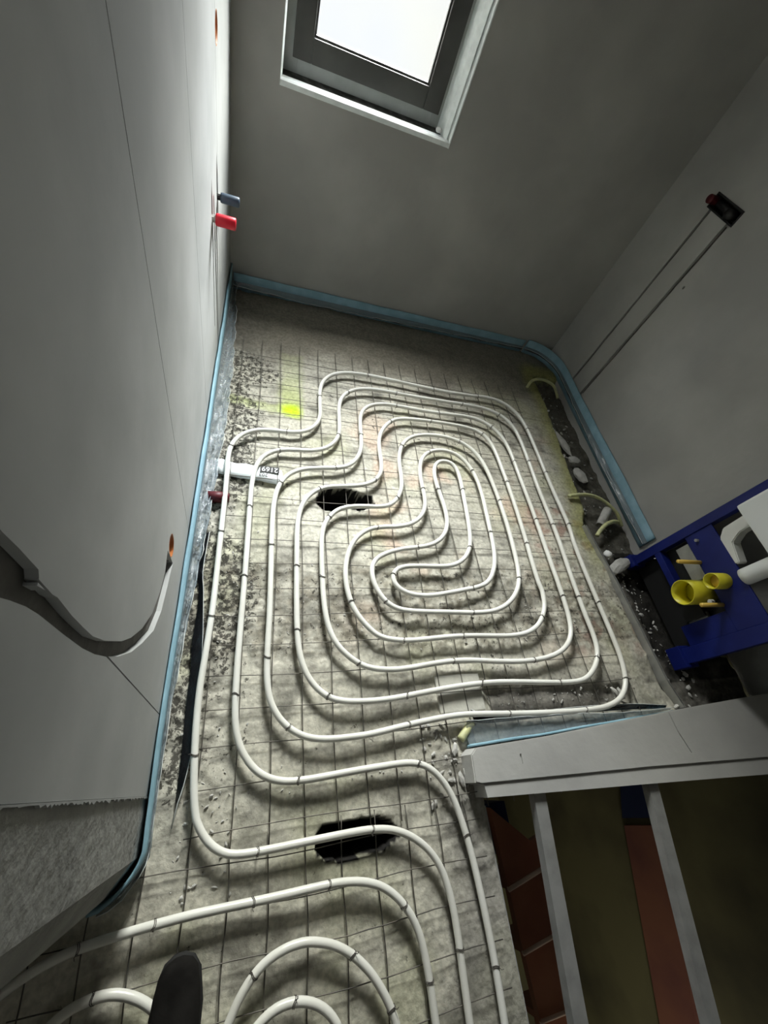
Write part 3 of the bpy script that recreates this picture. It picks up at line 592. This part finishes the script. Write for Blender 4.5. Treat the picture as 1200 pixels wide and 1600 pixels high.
# lumps of mortar and plaster
chunk('plaster_lump', (1.895, .865, -.02), (.052, .048, .035), 'chalk', 'bright white plaster knob beside the metal channel', 'debris', seed=5)
chunk('mortar_slab', (1.93, 1.69, -.02), (.060, .20, .03), 'rock', 'long pale mortar smear in the trench below the far conduit', 'debris', seed=6, rz=.25)
chunk('mortar_slab', (1.955, 1.54, -.015), (.09, .06, .03), 'rock', 'knobbly pale mortar piece at the near end of the long smear', 'debris', seed=7)
chunk('mortar_slab', (1.955, 1.42, -.02), (.085, .12, .03), 'rock', 'flat grey mortar slab nearest the middle of the trench', 'debris', seed=8, rz=.3)
chunk('tile_chip', (1.862, .525, -.02), (.030, .050, .008), 'chalk', 'small white rectangular chip beside the metal channel', 'debris', seed=9, rz=.1, det=1)
chunk('mortar_block', (1.96, .80, -.03), (.20, .07, .04), 'rock', 'grey mortar bar pointing at the left foot of the blue frame', 'debris', seed=10, rz=.45)
for k, (x, y, sx, sy, rz, lab) in enumerate([
    (1.548, .175, .022, .055, .5, 'pale elongated shard inside the lowest right pipe bend, left one of two'),
    (1.578, .165, .020, .060, .35, 'pale elongated shard inside the lowest right pipe bend, right one of two'),
    (.775, -.035, .03, .035, .1, 'pale mortar pebble by the left end of the partition, upper left'),
    (.752, -.055, .022, .055, .2, 'pale long mortar crumb by the left end of the partition, lowest'),
    (.745, .035, .025, .05, -.4, 'grey mortar crumb left of the yellow conduit stub')]):
    chunk('mortar_crumb', (x, y, .012), (sx, sy, .018), 'rock', lab, 'debris', seed=20+k, rz=rz, det=1)
rg = random.Random(11)
cb = nb()
def crumbs(bm, cx, cy, rx, ry, n, smin, smax, zo=0.0):
    for _ in range(n):
        x = cx+rg.uniform(-1, 1)*rx; y = cy+rg.uniform(-1, 1)*ry; s = smin+(smax-smin)*rg.random()**2
        r = bmesh.ops.create_icosphere(bm, subdivisions=1, radius=s/2)
        a = rg.uniform(0, 6); e = rg.uniform(.5, 1.5)
        for v in r['verts']:
            p = v.co*(1+rg.uniform(-.3, .3)); p = Vector((p.x*e, p.y/e, p.z*.6))
            v.co = Vector((p.x*math.cos(a)-p.y*math.sin(a)+x, p.x*math.sin(a)+p.y*math.cos(a)+y, p.z+height(x, y)+s*.2+zo))
crumbs(cb, .72, .0, .09, .12, 60, .004, .02); crumbs(cb, 1.3, .165, .3, .04, 60, .004, .016); crumbs(cb, 1.98, 1.2, .12, 1.0, 160, .004, .022)
crumbs(cb, .8, .58, .9, .2, 160, .003, .010); crumbs(cb, -.05, 1.0, .1, 1.0, 140, .003, .010); crumbs(cb, 2.0, .4, .14, .4, 80, .005, .03); crumbs(cb, .30, .0, .35, .05, 40, .003, .008)
crumbs(cb, -.05, -.12, .08, .12, 40, .004, .014)
tag(obj('rubble_crumbs', cb, 'rock'), 'fine grey mortar crumbs scattered over the floor', 'rubble', kind='stuff')

# ---------------------------------------------------------------- left wall fittings
def plug(label, y, z, ln, r, m, tilt):
    t = thing('pressure_plug', label, 'pipe plug', (XL, y, z), 'wall pipe plugs')
    obj('cap', tube(nb(), [Vector((.012, 0, 0)), Vector((.018, 0, 0)), Vector((ln*.5, 0, tilt*.5)), Vector((ln-.004, 0, tilt)), Vector((ln, 0, tilt))], r, 20,
                    rfun=lambda s: r*(1 if .2 < s < .8 else .9)), m, t, True)
    obj('fitting', tube(nb(), [Vector((-.011, 0, 0)), Vector((.013, 0, 0))], r*.62, 8), 'black' if m != 'red' else 'rock', t)
plug('bright red pipe plug sticking out of the left wall', 1.785, .728, .082, .021, 'red', .0)
plug('blue-grey pipe plug sticking out of the left wall above the red one', 1.975, .725, .082, .018, 'bluegrey', .0)
def wbox(label, y, z, ry, rz):
    t = thing('flush_wall_box', label, 'socket box', (XL, y, z), 'flush wall boxes')
    bm = nb(); n = 24; ra = []; 
    prof = [(-.001, 1.0), (-.001, .90), (-.045, .88), (-.048, .0)]
    prof = [(.0005, 1.02), (.0005, .90), (-.044, .88)]
    rings = [[bm.verts.new((d, ry*k*math.cos(2*math.pi*i/n), rz*k*math.sin(2*math.pi*i/n))) for i in range(n)] for d, k in prof]
    for a in range(2):
        for i in range(n): bm.faces.new((rings[a][i], rings[a][(i+1) % n], rings[a+1][(i+1) % n], rings[a+1][i]))
    bm.faces.new(rings[2]); bmesh.ops.recalc_face_normals(bm, faces=bm.faces[:])
    obj('box_shell', bm, 'orange', t, True)
    return t
t = wbox('orange flush socket box at the end of the curved wall groove', .600, .395, .030, .040)
obj('cable_gland', bx((-.03, -.026, -.05), (-.006, -.006, -.018), .003), 'black', t)
wbox('orange flush socket box high on the left wall at the top edge of the picture', 2.035, 1.17, .036, .040)

# ---------------------------------------------------------------- right wall valve box
t = thing('valve_box', 'dark recessed valve box with red cap high on the right wall', 'valve box', (XR, 2.157, 1.225))
bm = frame(nb(), -.112, .112, -.035, .035, .008, -.055, .004, .001)
for v in bm.verts: v.co = Vector((-v.co.y, v.co.x, v.co.z))
obj('housing', bm, 'black', t)
obj('back_plate', bx((.045, -.104, -.027), (.05, .104, .027)), 'black', t)
obj('valve_body', tube(nb(), [Vector((.02, -.07, 0)), Vector((.02, .08, 0))], .018, 12), 'black', t, True)
obj('red_cap', tube(nb(), [Vector((.02, .105, 0)), Vector((.0, .10, .0)), Vector((-.035, .095, .0)), Vector((-.04, .095, .0))], .020, 14), 'darkred', t, True)
obj('knob', tube(nb(), [Vector((-.03, -.06, -.002)), Vector((.01, -.06, -.002))], .022, 16), 'black', t, True)
for k, (yy, lab) in enumerate(((2.225, 'thin cable in the left chase below the valve box'), (2.068, 'thin cable in the right chase below the valve box'))):
    tag(obj('wall_cable', tube(nb(), smooth_path([Vector((XR+.008, yy-.01+.02*i/8+.002*math.sin(i*2.3), .12+1.06*i/8)) for i in range(9)], .03, 0), .004, 6), 'wire', None, True), lab, 'cable')

# ---------------------------------------------------------------- blue toilet carrier frame
t = thing('toilet_carrier_frame', 'dark blue steel wall-hung toilet carrier frame in the right niche', 'toilet frame', (2.06, .56, 0))
def fr(name, y_a, y_b, z_a, z_b, x_a=-.012, x_b=.035, m='blue', bev=.003): return obj(name, bx((x_a, y_a-.56, z_a), (x_b, y_b-.56, z_b), bev), m, t)
fr('upright', .800, .845, .0, 1.12); fr('upright', .265, .335, -.03, 1.12)
fr('top_rail', .335, .800, 1.07, 1.12)
p = fr('cross_plate', .335, .800, .295, .436, x_a=-.006, x_b=.004)
cut(p, [prism(nb(), [(-.022+.046*math.cos(a*math.pi/10), .356+.046*math.sin(a*math.pi/10)) for a in range(20)], -.05, .05, 'x')])
p = fr('lower_plate', .335, .43, .06, .30, x_a=-.004, x_b=.004)
fr('bottom_rail', .60, .80, .115, .150)
fr('foot', .79, .86, -.055, -.0, x_a=-.03, x_b=.05); fr('foot', .25, .35, -.055, .02, x_a=-.03, x_b=.05)
d = obj('drain_pipe', hollow(nb(), [Vector((-.10, -.014, .218)), Vector((.05, -.014, .225))], .058, .004, 32), 'yellow', t, True)
obj('drain_seal', tube(nb(), [Vector((-.01, -.014, .222)), Vector((.02, -.014, .222))], .051, 24), 'yellow', d, True)
d = obj('flush_pipe', hollow(nb(), [Vector((-.085, -.014, .352)), Vector((.04, -.014, .356))], .036, .0035, 28), 'yellow', t, True)
obj('flush_plug', tube(nb(), [Vector((-.045, -.014, .354)), Vector((-.03, -.014, .354))], .031, 20), 'yellow_dull', d, True)
for yy, zz, ll in ((.104, .303, .15), (-.104, .296, .14)):
    rod = obj('threaded_rod', tube(nb(), [Vector((-ll, yy, zz)), Vector((.02, yy, zz))], .0095, 14), 'yellow_dull', t, True)
obj('bolt', tube(nb(), [Vector((-.02, .20, .345)), Vector((-.006, .20, .345))], .008, 6), 'galv', t)
obj('bolt', tube(nb(), [Vector((-.02, -.075, .26)), Vector((.0, -.075, .26))], .011, 8), 'white', t)
obj('mounting_bracket', bx((.01, .035, .215), (.03, .215, .285), .003), 'galv', t)
obj('mounting_bracket', bx((.01, -.20, .10), (.03, -.10, .20), .003), 'galv', t)
obj('added_black_sheet', bx((.045, -.225, -.05), (.055, .24, .30)), 'black', t)  # added black sheets that make the openings below the cross plate black
obj('added_black_sheet', bx((-.004, -.12, .10), (.008, -.05, .20)), 'black', t)
c = thing('cistern', 'white concealed cistern with flush pipe hung in the blue frame', 'cistern', (2.06, .56, 0))
obj('tank', bx((-.075, -.225, .595), (.06, .228, 1.03), .012), 'foamwhite', c)
obj('flush_bend', tube(nb(), smooth_path([Vector((.0, -.03, .60)), Vector((.0, -.03, .50)), Vector((.0, -.03, .435))], .02, 0), .036, 24), 'foamwhite', c, True)
bm = nb(); prism(bm, [(.205, .60), (.150, .60), (.145, .52), (.120, .475), (.03, .455), (.03, .436), (.16, .436), (.195, .47)], -.01, .045, 'x')
bmesh.ops.bevel(bm, geom=bm.edges[:], offset=.004, segments=2, affect='EDGES')
obj('support_bracket', bm, 'white', c, False)

# ---------------------------------------------------------------- low partition and stairwell
pt = thing('low_partition', 'low grey plastered partition between the bathroom floor and the stairwell', 'partition', (0, 0, 0))
bm = nb()
prism(bm, [(.768, .012), (.79, .030), (1.12, .040), (1.80, .078), (2.455, .105), (2.455, -.155), (1.5, -.105), (.785, -.075), (.763, -.068)], -.03, .085, 'z')
bmesh.ops.bevel(bm, geom=[e for e in bm.edges if abs(e.verts[0].co.z-.085) < 1e-4 and abs(e.verts[1].co.z-.085) < 1e-4], offset=.004, segments=2, affect='EDGES')
p = obj('plaster_top', bm, 'plaster', pt)
bm = nb(); prism(bm, [(.795, -.06), (2.455, -.13), (2.455, -.215), (1.5, -.155), (.80, -.113)], -.03, .079, 'z')
obj('edge_board', bm, 'plaster', pt)
# crack lines cast in the plaster top
cut(p, [prism(nb(), [(1.71, .09), (1.716, .09), (1.722, .0), (1.745, -.08), (1.74, -.08), (1.716, .0)], .080, .1, 'z'),
        prism(nb(), [(.955, -.005), (.962, -.005), (.960, -.035), (.956, -.035)], .080, .1, 'z')])
sb = thing('stair_balustrade_bar', None, None); bpy.data.objects.remove(sb)
for k, (a, b, lab) in enumerate((((1.010, -.125), (.925, -.90), 'grey metal bar across the stairwell, the one next to the orange stair treads'),
                                 ((1.516, -.14), (1.36, -.95), 'grey metal bar across the stairwell, the one farther right'))):
    d = Vector((b[0]-a[0], b[1]-a[1], 0)).normalized(); s = Vector((d.y, -d.x, 0))*-.023
    bm = nb(); P = [Vector((*a, 0))-s, Vector((*a, 0))+s, Vector((*b, 0))+s, Vector((*b, 0))-s]
    prism(bm, [(q.x, q.y) for q in P], .03, .062, 'z')
    tag(obj('metal_bar', bm, 'galv'), lab, 'metal bar', 'grey bars over the stairwell')
st_ = thing('winder_stair', 'orange wooden stair going down in the stairwell beside the slab edge', 'stair', (0, 0, 0))
yy = [[]]
ST = [(-.30, [(1.009,-0.176),(1.221,-0.376),(1.199,-0.386),(1.017,-0.429)]),
      (-.48, [(1.118,-0.467),(1.34,-0.413),(1.326,-0.627),(1.123,-0.659)]),
      (-.66, [(1.223,-0.717),(1.452,-0.68),(1.418,-0.913),(1.237,-0.914)]),
      (-.84, [(1.333,-0.975),(1.552,-0.972),(1.526,-1.212),(1.324,-1.198)])]
for k, (z, P) in enumerate(ST):
    P = [Vector((*a, 0)) for a in P]
    if k:
        P[0] = P[0]+Vector((0, .10, 0)); P[1] = P[1]+Vector((.0, .10, 0))
    for i in (1, 2): P[i] = P[i]+Vector((.02, 0, 0))
    o = obj('tread', prism(nb(), [(q.x, q.y) for q in P], z-.035, z, 'z'), 'tread', st_)
    a, b = P[3], P[2]
    obj('nosing', tube(nb(), [Vector((a.x, a.y, z-.003)), Vector((b.x, b.y, z-.003))], .009, 8), 'nosing', o, True)
    obj('riser', prism(nb(), [(P[3].x, P[3].y), (P[2].x, P[2].y), (P[2].x, P[2].y+.02), (P[3].x, P[3].y+.02)], z-.20, z-.035, 'z'), 'tread', st_)
struct('floor_lower', bx((.5, -2.6, -2.85), (3.2, .9, -2.75)), 'olive')
struct('wall_stairwell', bx((.70, -2.6, -2.75), (.80, .9, -.27)), 'concrete')
struct('wall_stairwell_far', bx((.7, .0, -2.75), (2.6, .1, -.12)), 'plaster')
def brd(a, b, m, label, name='leaning_board', cat='board'): return tag(obj(name, bx(a, b, .004), m), label, cat)
def slab_poly(P, za, zb, m, label, name, cat): return tag(obj(name, prism(nb(), P, za, zb, 'z'), m), label, cat)
def panel(P, m, label, name, cat): return tag(obj(name, prism(nb(), P, 2.435, 2.4595, 'x'), m), label, cat)
panel([(-0.476,-1.195),(-0.46,-0.901),(-1.384,-1.178),(-1.473,-1.459)], 'brown', 'brownish red panel on the stairwell wall beside the right metal bar', 'wall_panel', 'panel')
panel([(-0.216,-1.09),(-0.221,-0.861),(-0.425,-0.947),(-0.436,-1.189)], 'navy', 'dark navy panel on the stairwell wall just under the partition', 'wall_panel', 'panel')
brd((.97, -.34, -.80), (1.14, -.17, -.40), 'navy', 'small dark blue box beside the top orange stair tread', 'blue_box', 'box')

# ---------------------------------------------------------------- photographer's shoe
sh = thing('shoe', 'dark leather shoe tip of the photographer on the floor mesh at the bottom', 'shoe', (-.085, -.32, .026))
sh.rotation_euler = (0, 0, .10)
def loft(sec, n=20):
    """sec: list of (y, halfwidth, z0, z1, xoff)"""
    bm = nb(); R_ = []
    for (y, hw, za, zb, xo) in sec:
        hw *= 1.12
        R_.append([bm.verts.new((xo+hw*math.copysign(abs(math.cos(2*math.pi*k/n))**.8, math.cos(2*math.pi*k/n)), y, (za+zb)/2+(zb-za)/2*math.copysign(abs(math.sin(2*math.pi*k/n))**.85, math.sin(2*math.pi*k/n)))) for k in range(n)])
    for i in range(len(R_)-1):
        for k in range(n): bm.faces.new((R_[i][k], R_[i][(k+1) % n], R_[i+1][(k+1) % n], R_[i+1][k]))
    bm.faces.new(R_[0]); bm.faces.new(R_[-1]); bmesh.ops.recalc_face_normals(bm, faces=bm.faces[:]); return bm
obj('upper', loft([(0, .010, .014, .03, 0), (-.006, .026, .010, .044, 0), (-.02, .037, .010, .052, 0), (-.05, .044, .010, .058, -.003), (-.09, .048, .010, .066, -.006), (-.13, .045, .010, .085, -.006), (-.17, .040, .010, .105, -.003), (-.22, .037, .010, .115, 0), (-.27, .033, .010, .11, 0), (-.29, .022, .012, .09, 0)]), 'leather', sh, True)
obj('sole', loft([(.004, .012, 0, .014, 0), (-.006, .030, 0, .018, 0), (-.03, .042, 0, .018, 0), (-.09, .051, 0, .018, -.006), (-.15, .044, 0, .018, -.006), (-.22, .037, 0, .022, 0), (-.285, .032, 0, .024, 0), (-.298, .015, 0, .022, 0)]), 'sole', sh, True)
for k in range(4):
    y = -.105-.022*k; z = .074+.010*k
    obj('lace', tube(nb(), smooth_path([Vector((-.03, y, z-.008)), Vector((-.006, y-.004, z+.004)), Vector((.018, y, z-.008))], .006, 0), .0025, 6), 'black', sh, True)
